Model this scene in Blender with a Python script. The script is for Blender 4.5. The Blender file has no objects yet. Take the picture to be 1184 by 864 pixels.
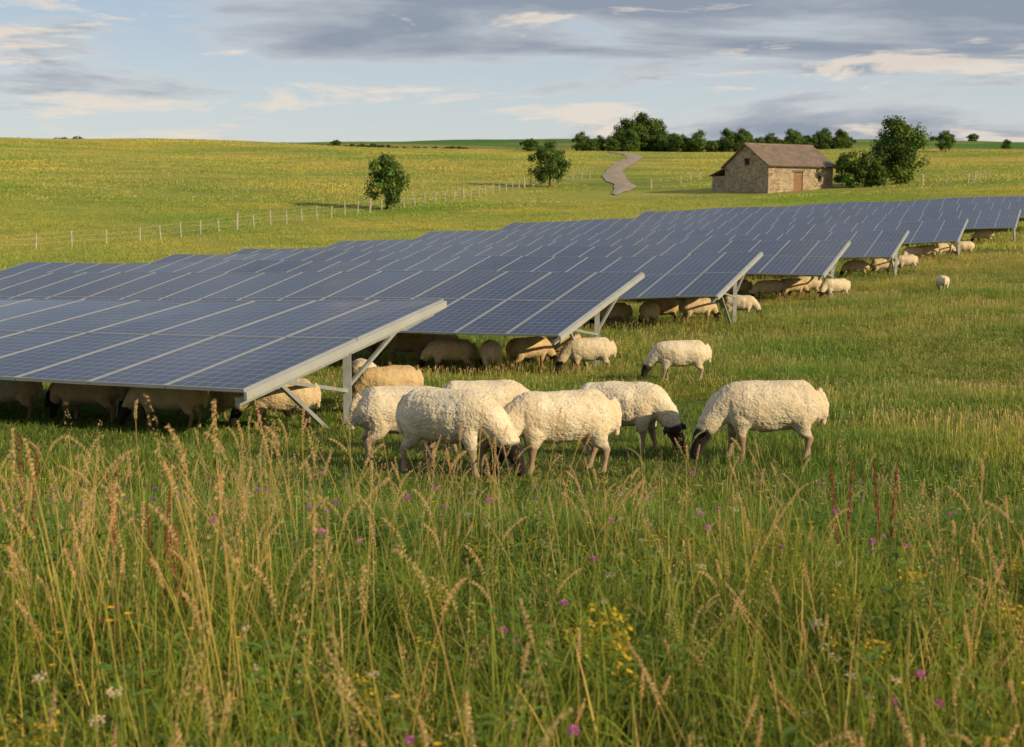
import bpy, math, random
import numpy as np
from mathutils import Vector, Matrix, noise as mnoise
rng=np.random.default_rng(7); random.seed(7)
scene=bpy.context.scene
COL=scene.collection
scene.view_settings.view_transform='Standard'; scene.view_settings.look='None'; scene.view_settings.exposure=0

# ------------------------------------------------------------ terrain
DK=np.array([0,5,12,18,25,40,60,80,110,150,200,300,400,440,520,800,1000,3000,7000.])
ZL=np.array([1.45,1.32,.75,.34,.02,-.3,-.45,-.35,.6,4.2,9.3,18.0,26.0,27.0,27,44,45,30,20.])
ZC=np.array([1.45,1.32,.75,.36,.08,0,.12,.4,1.4,3.7,7.6,16,22.8,24,24,48,49.5,30,20.])
ZR=np.array([1.45,1.32,.75,.38,.12,.35,1.05,1.95,3.5,6.2,9.2,16,22.5,23.5,24,47,48,30,20.])
def herm(xk,yk,x):
    x=np.clip(x,xk[0],xk[-1]); d=np.diff(yk)/np.diff(xk)
    h=np.diff(xk); m=np.zeros_like(yk)
    m[1:-1]=(d[:-1]*h[1:]+d[1:]*h[:-1])/(h[1:]+h[:-1]); m[0]=d[0]; m[-1]=d[-1]
    i=np.clip(np.searchsorted(xk,x)-1,0,len(xk)-2); t=(x-xk[i])/h[i]
    t2=t*t;t3=t2*t
    return (2*t3-3*t2+1)*yk[i]+(t3-2*t2+t)*h[i]*m[i]+(-2*t3+3*t2)*yk[i+1]+(t3-t2)*h[i]*m[i+1]
def zg(x,y):
    x=np.asarray(x,float); y=np.asarray(y,float)
    u=x/np.maximum(y,1.0); u=.5*np.tanh(u/.5); k=.5*math.tanh(.72)
    l,c,r=herm(DK,ZL,y),herm(DK,ZC,y),herm(DK,ZR,y)
    a=u*(u-k)/(2*k*k); b=1-u*u/(k*k); e=u*(u+k)/(2*k*k)
    z=l*a+c*b+r*e
    far=np.clip((y-90)/200,0,1); far=far*far*(3-2*far)
    z=z+far*(.6*np.sin(x/31+1.3)*np.cos(y/43)+.25*np.sin(x/13+y/19))
    near=np.clip((y-4)/10,0,1)
    z=z+near*.03*(np.sin(x*.9+.4*y)+np.sin(y*1.1-x*.35))
    return z
def Z(x,y): return float(zg(x,y))

# ------------------------------------------------------------ helpers
def mat(name):
    m=bpy.data.materials.new(name); m.use_nodes=True; nt=m.node_tree
    for n in list(nt.nodes): nt.nodes.remove(n)
    return m,nt,nt.nodes,nt.links
def N(nt,t,**k):
    n=nt.nodes.new(t)
    for a,b in k.items(): setattr(n,a,b)
    return n
def noise_n(nt,vec,scale,detail=4,rough=.55,dist=0):
    n=N(nt,'ShaderNodeTexNoise'); n.inputs['Scale'].default_value=scale; n.inputs['Detail'].default_value=detail
    n.inputs['Roughness'].default_value=rough; n.inputs['Distortion'].default_value=dist
    if vec is not None: nt.links.new(vec,n.inputs['Vector'])
    return n.outputs['Fac']
def ramp(nt,fac,stops):
    n=N(nt,'ShaderNodeValToRGB'); e=n.color_ramp.elements
    while len(e)<len(stops): e.new(.5)
    for i,(p,c) in enumerate(stops):
        e[i].position=p; e[i].color=(*c,1) if len(c)==3 else c
    nt.links.new(fac,n.inputs[0]); return n.outputs[0]
def mixc(nt,fac,a,b,mode='MIX'):
    n=N(nt,'ShaderNodeMix',data_type='RGBA',blend_type=mode)
    for s,v in ((0,fac),(6,a),(7,b)):
        if hasattr(v,'is_linked'): nt.links.new(v,n.inputs[s])
        elif s==0: n.inputs[0].default_value=v
        else: n.inputs[s].default_value=(*v,1)
    return n.outputs[2]
def math_n(nt,op,a,b=0,c=0,clamp=False):
    n=N(nt,'ShaderNodeMath',operation=op,use_clamp=clamp)
    for i,v in enumerate((a,b,c)):
        if hasattr(v,'is_linked'): nt.links.new(v,n.inputs[i])
        else: n.inputs[i].default_value=v
    return n.outputs[0]
def bump(nt,h,strength,dist):
    n=N(nt,'ShaderNodeBump'); n.inputs['Strength'].default_value=strength; n.inputs['Distance'].default_value=dist
    nt.links.new(h,n.inputs['Height']); return n.outputs[0]
def simple(name,col,rough=.6,metal=0,var=.2,scale=4,bmp=0):
    m,nt,ns,L=mat(name); p=N(nt,'ShaderNodeBsdfPrincipled'); o=N(nt,'ShaderNodeOutputMaterial')
    tc=N(nt,'ShaderNodeTexCoord'); f=noise_n(nt,tc.outputs['Object'],scale,5)
    c=ramp(nt,f,[(.3,tuple(x*(1-var) for x in col)),(.7,tuple(min(1,x*(1+var)) for x in col))])
    L.new(c,p.inputs['Base Color']); p.inputs['Roughness'].default_value=rough; p.inputs['Metallic'].default_value=metal
    if bmp: L.new(bump(nt,f,bmp,.02),p.inputs['Normal'])
    L.new(p.outputs[0],o.inputs[0]); return m

class MB:
    def __init__(s): s.v=[];s.f=[];s.c=[];s.m=[]
    def add(s,vs,fs,cs,mi=0):
        b=len(s.v); s.v.extend(vs); s.f.extend([tuple(i+b for i in f) for f in fs]); s.m.extend([mi]*len(fs))
        if len(cs)==3 and not hasattr(cs[0],'__len__'): cs=[cs]*len(vs)
        s.c.extend(cs)
    def box(s,lo,hi,c=(1,1,1),mi=0,M=None):
        x0,y0,z0=lo;x1,y1,z1=hi
        vs=[Vector(p) for p in((x0,y0,z0),(x1,y0,z0),(x1,y1,z0),(x0,y1,z0),(x0,y0,z1),(x1,y0,z1),(x1,y1,z1),(x0,y1,z1))]
        if M is not None: vs=[M@v for v in vs]
        s.add([tuple(v) for v in vs],[(0,3,2,1),(4,5,6,7),(0,1,5,4),(1,2,6,5),(2,3,7,6),(3,0,4,7)],c,mi)
    def beam(s,a,b,w,h,c=(1,1,1),mi=0,up=(0,0,1)):
        a=Vector(a);b=Vector(b);d=b-a;l=d.length;d.normalize();u=Vector(up)
        x=d.cross(u)
        if x.length<1e-3: x=d.cross(Vector((1,0,0)))
        x.normalize();y=x.cross(d)
        M=Matrix((( x.x,d.x,y.x,a.x),(x.y,d.y,y.y,a.y),(x.z,d.z,y.z,a.z),(0,0,0,1)))
        s.box((-w/2,0,-h/2),(w/2,l,h/2),c,mi,M)
    def tube(s,pts,rad,n=8,c=(1,1,1),mi=0,cap=True):
        P=[Vector(p) for p in pts]; vs=[];fs=[];cs=[]
        ref=Vector((0,1,0))
        for i,p in enumerate(P):
            d=(P[min(i+1,len(P)-1)]-P[max(i-1,0)]).normalized()
            r=ref if abs(d.dot(ref))<.95 else Vector((1,0,0))
            a=(r-d*r.dot(d)).normalized(); b=d.cross(a)
            ra,rb=rad[i] if hasattr(rad[i],'__len__') else (rad[i],rad[i])
            for k in range(n):
                t=2*math.pi*k/n
                vs.append(tuple(p+a*ra*math.cos(t)+b*rb*math.sin(t)))
            cs+= [c[i] if hasattr(c[0],'__len__') else c]*n
        for i in range(len(P)-1):
            for k in range(n):
                k2=(k+1)%n; fs.append((i*n+k,i*n+k2,(i+1)*n+k2,(i+1)*n+k))
        if cap: fs.append(tuple(range(n-1,-1,-1))); fs.append(tuple(range((len(P)-1)*n,len(P)*n)))
        s.add(vs,fs,cs,mi)
    def blade(s,p,az,h,w,bend,c0,c1,seg=4,twist=0,prof=None):
        vs=[];cs=[];fs=[]
        dx,dy=math.cos(az),math.sin(az); sx,sy=-math.sin(az+twist),math.cos(az+twist)
        for i in range(seg+1):
            t=i/seg; b=bend*h*t**2.0; zz=h*(t-.35*abs(bend)*t*t*t)
            ww=w*.5*((1-t**1.8) if prof is None else prof(t))+.0002
            x=p[0]+dx*b;y=p[1]+dy*b;z=p[2]+zz
            vs+=[(x-sx*ww,y-sy*ww,z),(x+sx*ww,y+sy*ww,z)]
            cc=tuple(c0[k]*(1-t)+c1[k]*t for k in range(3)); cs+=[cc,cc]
            if i: b2=2*i; fs.append((b2-2,b2-1,b2+1,b2))
        s.add(vs,fs,cs); return (x,y,z)
    def quad(s,p,size,nrm,c,ratio=.6,mi=0):
        n=Vector(nrm).normalized(); a=n.orthogonal().normalized(); a=Matrix.Rotation(random.uniform(0,6.28),3,n)@a; b=n.cross(a)
        p=Vector(p); a=a*size; b=b*size*ratio
        s.add([tuple(p-a),tuple(p+b),tuple(p+a),tuple(p-b)],[(0,1,2,3)],c,mi)
    def mesh(s,name,mats,smooth=False):
        me=bpy.data.meshes.new(name); me.from_pydata(s.v,[],s.f)
        for m in mats: me.materials.append(m)
        me.polygons.foreach_set('material_index',s.m)
        if smooth: me.polygons.foreach_set('use_smooth',[True]*len(s.f))
        a=me.color_attributes.new('Col','FLOAT_COLOR','POINT')
        arr=np.ones((len(s.v),4),np.float32); arr[:,:3]=np.array(s.c,np.float32).reshape(-1,3); a.data.foreach_set('color',arr.ravel())
        me.update(); return me
    def obj(s,name,mats,smooth=False,parent=None,coll=None):
        o=bpy.data.objects.new(name,s.mesh(name,mats,smooth)); (coll or COL).objects.link(o)
        if parent: o.parent=parent
        return o
def empty(name,loc=(0,0,0)):
    o=bpy.data.objects.new(name,None); o.location=loc; COL.objects.link(o); return o

# ------------------------------------------------------------ materials
def plant_mat(name,transl=.35,scale=.25,amp=.35,rough=.55):
    m,nt,ns,L=mat(name); o=N(nt,'ShaderNodeOutputMaterial')
    at=N(nt,'ShaderNodeAttribute',attribute_name='Col'); g=N(nt,'ShaderNodeNewGeometry'); oi=N(nt,'ShaderNodeObjectInfo')
    f=noise_n(nt,g.outputs['Position'],scale,5,.6)
    t1=ramp(nt,f,[(.32,(.56,.88,.5)),(.5,(1,1,1)),(.68,(1.45,1.16,1.05))])
    c=mixc(nt,amp*2 if amp<.5 else 1,at.outputs['Color'],t1,'MULTIPLY')
    r=ramp(nt,oi.outputs['Random'],[(0,(.88,.92,.85)),(.5,(1,1,1)),(1,(1.12,1.06,1.0))])
    c=mixc(nt,.6,c,r,'MULTIPLY')
    p=N(nt,'ShaderNodeBsdfPrincipled'); p.inputs['Roughness'].default_value=rough; p.inputs['Specular IOR Level'].default_value=.25
    L.new(c,p.inputs['Base Color']); tr=N(nt,'ShaderNodeBsdfTranslucent'); L.new(c,tr.inputs[0])
    mx=N(nt,'ShaderNodeMixShader'); mx.inputs[0].default_value=transl; L.new(p.outputs[0],mx.inputs[1]); L.new(tr.outputs[0],mx.inputs[2]); L.new(mx.outputs[0],o.inputs[0])
    return m
M_plant=plant_mat('grass_blades',.42,.25,.5)
M_far=plant_mat('far_grass_blades',.35,.05,.5)
M_leaf=plant_mat('tree_leaves',.3,.4,.2)
M_bark=simple('bark',(.09,.065,.045),.9,0,.4,6,.5)

def ground_mat():
    m,nt,ns,L=mat('meadow_ground'); o=N(nt,'ShaderNodeOutputMaterial'); p=N(nt,'ShaderNodeBsdfPrincipled')
    g=N(nt,'ShaderNodeNewGeometry'); pos=g.outputs['Position']; sp=N(nt,'ShaderNodeSeparateXYZ'); L.new(pos,sp.inputs[0])
    mp=N(nt,'ShaderNodeMapping'); mp.inputs['Scale'].default_value=(.35,1,1); L.new(pos,mp.inputs[0])
    fine=noise_n(nt,pos,2.5,8,.7); mid=noise_n(nt,mp.outputs[0],.09,6,.6); big=noise_n(nt,mp.outputs[0],.018,4,.55,.6)
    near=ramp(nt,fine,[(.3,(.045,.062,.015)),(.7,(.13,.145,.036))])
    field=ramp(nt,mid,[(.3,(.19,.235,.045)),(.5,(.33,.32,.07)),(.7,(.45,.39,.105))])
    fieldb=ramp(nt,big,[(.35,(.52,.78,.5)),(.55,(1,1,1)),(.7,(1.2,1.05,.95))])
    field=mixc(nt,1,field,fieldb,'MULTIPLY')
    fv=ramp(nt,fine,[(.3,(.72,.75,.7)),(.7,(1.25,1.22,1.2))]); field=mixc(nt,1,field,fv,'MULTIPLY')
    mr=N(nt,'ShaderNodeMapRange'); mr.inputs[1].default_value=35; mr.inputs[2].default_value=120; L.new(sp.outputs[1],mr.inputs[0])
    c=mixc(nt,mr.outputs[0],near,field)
    farc=ramp(nt,big,[(.3,(.06,.13,.03)),(.5,(.10,.19,.035)),(.52,(.2,.21,.05)),(.7,(.27,.24,.08))])
    mr2=N(nt,'ShaderNodeMapRange'); mr2.inputs[1].default_value=470; mr2.inputs[2].default_value=520; L.new(sp.outputs[1],mr2.inputs[0])
    c=mixc(nt,mr2.outputs[0],c,farc)
    L.new(c,p.inputs['Base Color']); p.inputs['Roughness'].default_value=.9; p.inputs['Specular IOR Level'].default_value=.1
    L.new(bump(nt,fine,.9,.25),p.inputs['Normal']); L.new(p.outputs[0],o.inputs[0]); return m
ty=np.concatenate([np.linspace(-30,0,12)[:-1],np.linspace(0,30,70)[:-1],np.linspace(30,120,90)[:-1],np.linspace(120,460,150)[:-1],np.geomspace(460,7000,50)])
s=np.linspace(-1,1,241); 
tx=np.sign(s)*(np.abs(s)*60+ (np.abs(s)**4)*3500)
X,Y=np.meshgrid(tx,ty); Zz=zg(X,Y)
nx,ny=len(tx),len(ty)
vs=np.stack([X,Y,Zz],-1).reshape(-1,3)
ii=np.arange((ny-1)*(nx-1)); rI=ii//(nx-1); cI=ii%(nx-1); a=rI*nx+cI
fs=np.stack([a,a+1,a+nx+1,a+nx],-1)
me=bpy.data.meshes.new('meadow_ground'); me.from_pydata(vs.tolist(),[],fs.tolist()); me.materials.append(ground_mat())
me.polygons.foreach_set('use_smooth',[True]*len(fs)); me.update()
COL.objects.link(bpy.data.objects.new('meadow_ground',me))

# ------------------------------------------------------------ scatter via geometry nodes
def scatter(name,pts,rot,scl,idx,coll,realize=False):
    n=len(pts); me=bpy.data.meshes.new(name); me.vertices.add(n); me.vertices.foreach_set('co',np.asarray(pts,np.float32).ravel())
    a=me.attributes.new('rot','FLOAT_VECTOR','POINT'); a.data.foreach_set('vector',np.asarray(rot,np.float32).ravel())
    sc=np.repeat(np.asarray(scl,np.float32).reshape(-1,1),3,1) if np.ndim(scl)==1 else np.asarray(scl,np.float32)
    a=me.attributes.new('scl','FLOAT_VECTOR','POINT'); a.data.foreach_set('vector',sc.ravel())
    a=me.attributes.new('idx','INT','POINT'); a.data.foreach_set('value',np.asarray(idx,np.int32))
    ob=bpy.data.objects.new(name,me); COL.objects.link(ob)
    ng=bpy.data.node_groups.new(name,'GeometryNodeTree')
    ng.interface.new_socket('Geometry',in_out='INPUT',socket_type='NodeSocketGeometry'); ng.interface.new_socket('Geometry',in_out='OUTPUT',socket_type='NodeSocketGeometry')
    gi=ng.nodes.new('NodeGroupInput'); go=ng.nodes.new('NodeGroupOutput'); ci=ng.nodes.new('GeometryNodeCollectionInfo'); ip=ng.nodes.new('GeometryNodeInstanceOnPoints')
    ci.inputs['Collection'].default_value=coll; ci.inputs['Separate Children'].default_value=True; ci.inputs['Reset Children'].default_value=True
    def na(t,nm):
        q=ng.nodes.new('GeometryNodeInputNamedAttribute'); q.data_type=t; q.inputs['Name'].default_value=nm; return q.outputs['Attribute']
    L=ng.links; L.new(gi.outputs[0],ip.inputs['Points']); L.new(ci.outputs[0],ip.inputs['Instance']); ip.inputs['Pick Instance'].default_value=True
    L.new(na('INT','idx'),ip.inputs['Instance Index']); L.new(na('FLOAT_VECTOR','rot'),ip.inputs['Rotation']); L.new(na('FLOAT_VECTOR','scl'),ip.inputs['Scale'])
    if realize:
        rz=ng.nodes.new('GeometryNodeRealizeInstances'); L.new(ip.outputs[0],rz.inputs[0]); L.new(rz.outputs[0],go.inputs[0])
    else: L.new(ip.outputs[0],go.inputs[0])
    md=ob.modifiers.new('scatter','NODES'); md.node_group=ng
    return ob
def newcoll(n): return bpy.data.collections.new(n)
U=random.uniform
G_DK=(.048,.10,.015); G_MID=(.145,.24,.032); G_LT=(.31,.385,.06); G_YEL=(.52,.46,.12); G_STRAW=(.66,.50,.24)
def lerp(a,b,t): return tuple(a[i]*(1-t)+b[i]*t for i in range(3))
def jit(c,a=.15):
    k=U(1-a,1+a); return tuple(x*k for x in c)

def tpl_tuft(coll,i,n,rad,h0,h1,w0,w1,straw=.15,b=.55,seg=5,square=False):
    m=MB()
    for _ in range(n):
        if square: px,py=U(-rad,rad),U(-rad,rad)
        else:
            r=rad*math.sqrt(random.random()); a=U(0,6.28); px,py=r*math.cos(a),r*math.sin(a)
        k=1+.6*mnoise.noise(Vector((px*3,py*3,i*7.1))) if square else 1
        h=U(h0,h1)*k
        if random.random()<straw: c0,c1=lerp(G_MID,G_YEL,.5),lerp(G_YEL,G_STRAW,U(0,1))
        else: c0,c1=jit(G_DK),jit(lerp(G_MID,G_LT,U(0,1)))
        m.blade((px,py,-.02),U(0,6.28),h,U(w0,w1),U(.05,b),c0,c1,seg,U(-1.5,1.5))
    m.obj('%s_tuft_%02d'%(coll.name,i),[M_plant],coll=coll)
C_tall=newcoll('tall_grass')
for i in range(6): tpl_tuft(C_tall,i,30,.13,.20,.60,.004,.0095,.10,.75)
def seedhead(m,p,az,h,kind):
    bend=U(.02,.3); c0=lerp(G_LT,G_YEL,.3); c1=jit(lerp(G_YEL,G_STRAW,.6))
    tip=m.blade(p,az,h,.0034,bend,c0,c1,6,0,prof=lambda t:1-.45*t)
    m.blade(p,az,h,.003,bend,c0,c1,6,1.57,prof=lambda t:1-.45*t)
    d=Vector((math.cos(az)*2*bend,math.sin(az)*2*bend,1)).normalized(); T=Vector(tip)
    if kind==0:
        L=U(.05,.11)
        for k in range(40):
            t=k/40; q=T+d*(t*L-.03); a=k*2.4; o=Vector((math.cos(a),math.sin(a),.9)).normalized()
            r=.004*math.sin(math.pi*min(1,t+.12))+.001
            m.quad(q+o*r,.0055,(o.y,-o.x,.3),jit(lerp(G_STRAW,(.5,.34,.19),U(0,.8)),.25),.35)
    elif kind==1:
        L=U(.1,.18)
        for k in range(50):
            t=random.random(); q=T+d*(t*L-.06); a=U(0,6.28); r=.02*(1-t)+.003
            o=Vector((math.cos(a)*r,math.sin(a)*r,-r*.1+.01)); m.quad(q+o,.0045,(U(-1,1),U(-1,1),.2),jit(lerp(G_STRAW,(.45,.3,.2),U(0,1)),.25),.3)
    else:
        L=U(.07,.13); q=T.copy(); dd=d.copy(); 
        for k in range(46):
            dd=(dd+Vector((math.cos(az)*.016,math.sin(az)*.016,-.006))).normalized(); q=q+dd*L/46; a=k*2.4
            o=Vector((math.cos(a),math.sin(a),.6)).normalized(); m.quad(q+o*.004,.0062,(o.y,-o.x,.2),jit((.56,.43,.22),.25),.28)
C_seed=newcoll('seeding_grass')
for i in range(9):
    m=MB()
    for k in range(4):
        a=U(0,6.28); seedhead(m,(U(-.12,.12),U(-.12,.12),0),a,U(.42,.8),i%3)
    m.obj('seed_%02d'%i,[M_plant],coll=C_seed)
C_short=newcoll('short_grass')
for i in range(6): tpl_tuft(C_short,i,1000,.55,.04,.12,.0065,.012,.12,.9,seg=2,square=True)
C_mead=newcoll('meadow_grass')
for i in range(6):
    m=MB()
    for _ in range(1050):
        px,py=U(-.85,.85),U(-.85,.85); k=1+.6*mnoise.noise(Vector((px*2,py*2,i*5.3))); h=U(.07,.20)*k
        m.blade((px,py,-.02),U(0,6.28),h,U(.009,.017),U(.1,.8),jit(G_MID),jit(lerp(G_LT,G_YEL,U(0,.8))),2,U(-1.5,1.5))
    for _ in range(190 if i%2 else 90):
        h=U(.2,.36)
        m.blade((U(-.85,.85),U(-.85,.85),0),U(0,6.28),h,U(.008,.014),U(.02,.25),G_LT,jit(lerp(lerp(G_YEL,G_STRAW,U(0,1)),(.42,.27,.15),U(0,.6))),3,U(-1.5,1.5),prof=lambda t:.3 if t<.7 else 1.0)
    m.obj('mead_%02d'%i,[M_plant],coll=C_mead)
C_far=newcoll('far_meadow_grass')
for i in range(5):
    m=MB()
    for _ in range(1200):
        h=U(.08,.28)
        m.blade((U(-2.6,2.6),U(-2.6,2.6),-.03),U(0,6.28),h,U(.028,.055),U(.1,.7),jit(lerp(G_LT,G_YEL,.2)),jit(lerp(G_LT,lerp(G_YEL,G_STRAW,.4),U(.05,1))),2,U(-1.5,1.5))
    m.obj('farm_%02d'%i,[M_far],coll=C_far)
C_vfar=newcoll('hill_grass')
for i in range(4):
    m=MB()
    for _ in range(400):
        m.blade((U(-4.4,4.4),U(-4.4,4.4),-.05),U(0,6.28),U(.1,.32),U(.12,.22),U(.1,.6),jit(lerp(G_LT,G_YEL,.4)),jit(lerp(G_YEL,lerp(G_LT,G_STRAW,.5),U(0,.8))),2,U(-1.5,1.5))
    m.obj('hill_%02d'%i,[M_far],coll=C_vfar)

cp=np.array([(3,150),(8,168),(13.5,187),(16,203),(15.7,216),(16.5,232),(19.6,256),(23.4,283),(26,305),(26.5,325),(24,350)],float)
tt=np.arange(len(cp)).astype(float); TT=np.linspace(1.9,len(cp)-1,200)
px_=herm(tt,cp[:,0],TT); py_=herm(tt,cp[:,1],TT)
def pn(x,y,s,o=0):
    return np.array([mnoise.noise(Vector((a*s+o,b*s,o*1.7))) for a,b in zip(x,y)])
def wedge(d0,d1,um,n,power=1.0):
    t=rng.random(n); d=np.sqrt(d0*d0+t**power*(d1*d1-d0*d0)); u=rng.uniform(-um,um,n)
    return u*d+rng.uniform(-.3,.3,n),d
def grid(d0,d1,um,st):
    gy=np.arange(d0,d1,st); P=[]
    for y in gy:
        w=um*y+st; xs=np.arange(-w,w,st); P.append(np.stack([xs,np.full(len(xs),y)],-1))
    P=np.concatenate(P); P+=rng.uniform(-.13,.13,P.shape)*st; return P[:,0],P[:,1]
def align(x,y,n,e):
    yaw=rng.uniform(0,6.28,n); gx=(zg(x+e,y)-zg(x-e,y))/(2*e); gy=(zg(x,y+e)-zg(x,y-e))/(2*e)
    nn=np.stack([-gx,-gy,np.ones(n)],-1); nn/=np.linalg.norm(nn,axis=1)[:,None]
    c,s_=np.cos(yaw),np.sin(yaw); ax=c*nn[:,0]+s_*nn[:,1]; ay=-s_*nn[:,0]+c*nn[:,1]
    return np.stack([-np.arcsin(ay),np.arctan2(ax,nn[:,2]),yaw],-1)
def patches(name,x,y,coll,hs,e):
    n=len(x); rot=align(x,y,n,e); s=np.ones(n); s3=np.stack([s,s,s*hs],-1)
    return scatter(name,np.stack([x,y,zg(x,y)],-1),rot,s3,rng.integers(0,len(coll.objects),n),coll)
def tufts(name,x,y,coll,smin,smax,ta=.08,hs=1.0,realize=True):
    n=len(x); s=rng.uniform(smin,smax,n); s3=np.stack([s,s,s*hs],-1)
    rot=np.stack([rng.uniform(-ta,ta,n),rng.uniform(-ta,ta,n),rng.uniform(0,6.28,n)],-1)
    return scatter(name,np.stack([x,y,zg(x,y)],-1),rot,s3,rng.integers(0,len(coll.objects),n),coll,realize)
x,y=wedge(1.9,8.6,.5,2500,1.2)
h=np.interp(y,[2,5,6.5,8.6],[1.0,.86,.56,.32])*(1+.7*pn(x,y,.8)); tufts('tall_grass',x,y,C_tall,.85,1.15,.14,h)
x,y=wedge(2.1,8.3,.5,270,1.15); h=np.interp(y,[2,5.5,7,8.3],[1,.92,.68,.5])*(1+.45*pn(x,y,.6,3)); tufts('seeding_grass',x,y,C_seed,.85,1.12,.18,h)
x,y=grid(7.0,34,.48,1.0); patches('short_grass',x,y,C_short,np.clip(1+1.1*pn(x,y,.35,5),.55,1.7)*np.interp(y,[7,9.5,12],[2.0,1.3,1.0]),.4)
x,y=grid(13,66,.47,1.55)
keep=((x>3.8+.8*pn(x,y,.4,8))|(y>21.5+3*pn(x,y,.3,8))); x,y=x[keep],y[keep]
h=np.clip(.9+.8*pn(x,y,.2,2),.5,1.4)*np.interp(x-(y-12)*.35,[2,6],[.75,1.0])
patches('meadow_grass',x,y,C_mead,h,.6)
x,y=grid(62,165,.46,4.9); patches('far_meadow_grass',x,y,C_far,np.clip(.9+.6*pn(x,y,.07,4),.5,1.3),2)
x,y=grid(166,445,.45,8.2)
dp=np.min(np.hypot(x[:,None]-px_[None],y[:,None]-py_[None]),axis=1)
k=~((np.abs(x-36)<13)&(np.abs(y-184)<13))&(dp>6.0); x,y=x[k],y[k]; patches('hill_grass',x,y,C_vfar,np.clip(.9+.6*pn(x,y,.03,4),.5,1.3),3)

# ------------------------------------------------------------ wildflowers
def fl_head(m,c,r,col,n=50,squash=1):
    for k in range(n):
        ph=math.acos(1-1.7*(k+.5)/n); a=k*2.4; o=Vector((math.sin(ph)*math.cos(a),math.sin(ph)*math.sin(a),math.cos(ph)*squash))
        m.quad(Vector(c)+o*r*.75,r*.42,o.cross(Vector((.3,.2,1)))+Vector((.01,0,0)),jit(col,.3),.4)
def leaf(m,p,az,L,w,up,c):
    P=Vector(p); d=Vector((math.cos(az),math.sin(az),up)).normalized(); sd=Vector((-math.sin(az),math.cos(az),0)); vs=[];fs=[]
    prof=[.25,.85,1,.75,.05]
    for i,q in enumerate(prof):
        t=i/4; c_=P+d*L*t+Vector((0,0,-.35*L*t*t)); vs+=[tuple(c_-sd*w*q*.5+Vector((0,0,.12*w))),tuple(c_),tuple(c_+sd*w*q*.5+Vector((0,0,.12*w)))]
        if i: b=3*i; fs+=[(b-3,b-2,b+1,b),(b-2,b-1,b+2,b+1)]
    m.add(vs,fs,c)
C=newcoll('clover_tpl')
for i in range(4):
    m=MB()
    for k in range(random.choice([1,2,3])):
        tip=m.blade((U(-.05,.05),U(-.05,.05),0),U(0,6.28),U(.34,.6),.004,U(.05,.25),G_MID,G_LT,5,0,prof=lambda t:1)
        fl_head(m,tip,U(.011,.017),(.50,.20,.52) if i<3 else (.6,.32,.62),60)
        for t in range(5):
            b=(tip[0]*U(.3,.9),tip[1]*U(.3,.9),tip[2]*U(.3,.9)); a=U(0,6.28)
            for q in(-.9,0,.9): leaf(m,b,a+q,.035,.018,.2,jit(G_MID))
    m.obj('cl_%d'%i,[M_plant],coll=C)
x,y=wedge(2.4,8.5,.5,85,1.0); tufts('purple_clover',x,y,C,.8,1.15,.1,np.interp(y,[2,5,9],[1,.9,.55]))
C=newcoll('butter_tpl')
for i in range(3):
    m=MB()
    for k in range(5):
        tip=m.blade((U(-.08,.08),U(-.08,.08),0),U(0,6.28),U(.3,.55),.003,U(.05,.3),G_MID,G_LT,5,0,prof=lambda t:1)
        for q in range(5): leaf(m,tip,q*1.257,.011,.011,.5,(.75,.55,.03))
    m.obj('bu_%d'%i,[M_plant],coll=C)
x,y=wedge(2.6,10,.5,120,.9); tufts('yellow_buttercup',x,y,C,.8,1.2,.1,np.interp(y,[2,5,10],[1,.85,.4]))
C=newcoll('white_tpl')
for i in range(3):
    m=MB()
    for k in range(3):
        tip=m.blade((U(-.06,.06),U(-.06,.06),0),U(0,6.28),U(.34,.58),.0035,U(.05,.2),G_MID,G_LT,5,0,prof=lambda t:1)
        for q in range(36):
            r=.016*math.sqrt(random.random()); a=U(0,6.28); m.quad((tip[0]+r*math.cos(a),tip[1]+r*math.sin(a),tip[2]+U(0,.014)),.0035,(U(-.5,.5),U(-.5,.5),1),(.6,.58,.47),.9)
    m.obj('wh_%d'%i,[M_plant],coll=C)
x,y=wedge(3.2,10,.5,65,1); tufts('white_yarrow',x,y,C,.8,1.15,.25,np.interp(y,[2,5,10],[1,.85,.4]))
x,y=wedge(14,48,.45,330,1); k=x>2; tufts('white_meadow_flowers',x[k],y[k],C,.7,1.2,.1,.65)
C=newcoll('dock_tpl')
for i in range(3):
    m=MB()
    for k in range(2):
        p=Vector((U(-.05,.05),U(-.05,.05),0)); H=U(.5,.72); a=U(0,6.28)
        m.tube([p,p+Vector((.02*math.cos(a),.02*math.sin(a),H*.6)),p+Vector((.05*math.cos(a),.05*math.sin(a),H))],[.004,.003,.001],5,(.22,.09,.05))
        for q in range(260):
            t=U(.45,1); r=.013*(1.15-t)*(1+.5*math.sin(t*50)); b=p+Vector((.05*t*math.cos(a),.05*t*math.sin(a),H*t)); aa=U(0,6.28)
            m.quad(b+Vector((math.cos(aa)*r,math.sin(aa)*r,0)),.0055,(U(-1,1),U(-1,1),.4),jit((.33,.14,.08),.4),.7)
        for q in range(5): leaf(m,p+Vector((0,0,U(.02,.2))),U(0,6.28),U(.12,.2),.04,.7,jit(G_MID))
    m.obj('do_%d'%i,[M_plant],coll=C)
dx=[(-1.12,4.7),(-1.2,4.8),(-1.6,5.7),(1.45,6.0),(1.62,6.1),(-2.2,6.3)]
x=np.array([a for a,b in dx]);y=np.array([b for a,b in dx]); tufts('red_dock',x,y,C,.95,1.05,.06)
C=newcoll('weed_tpl')
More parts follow.
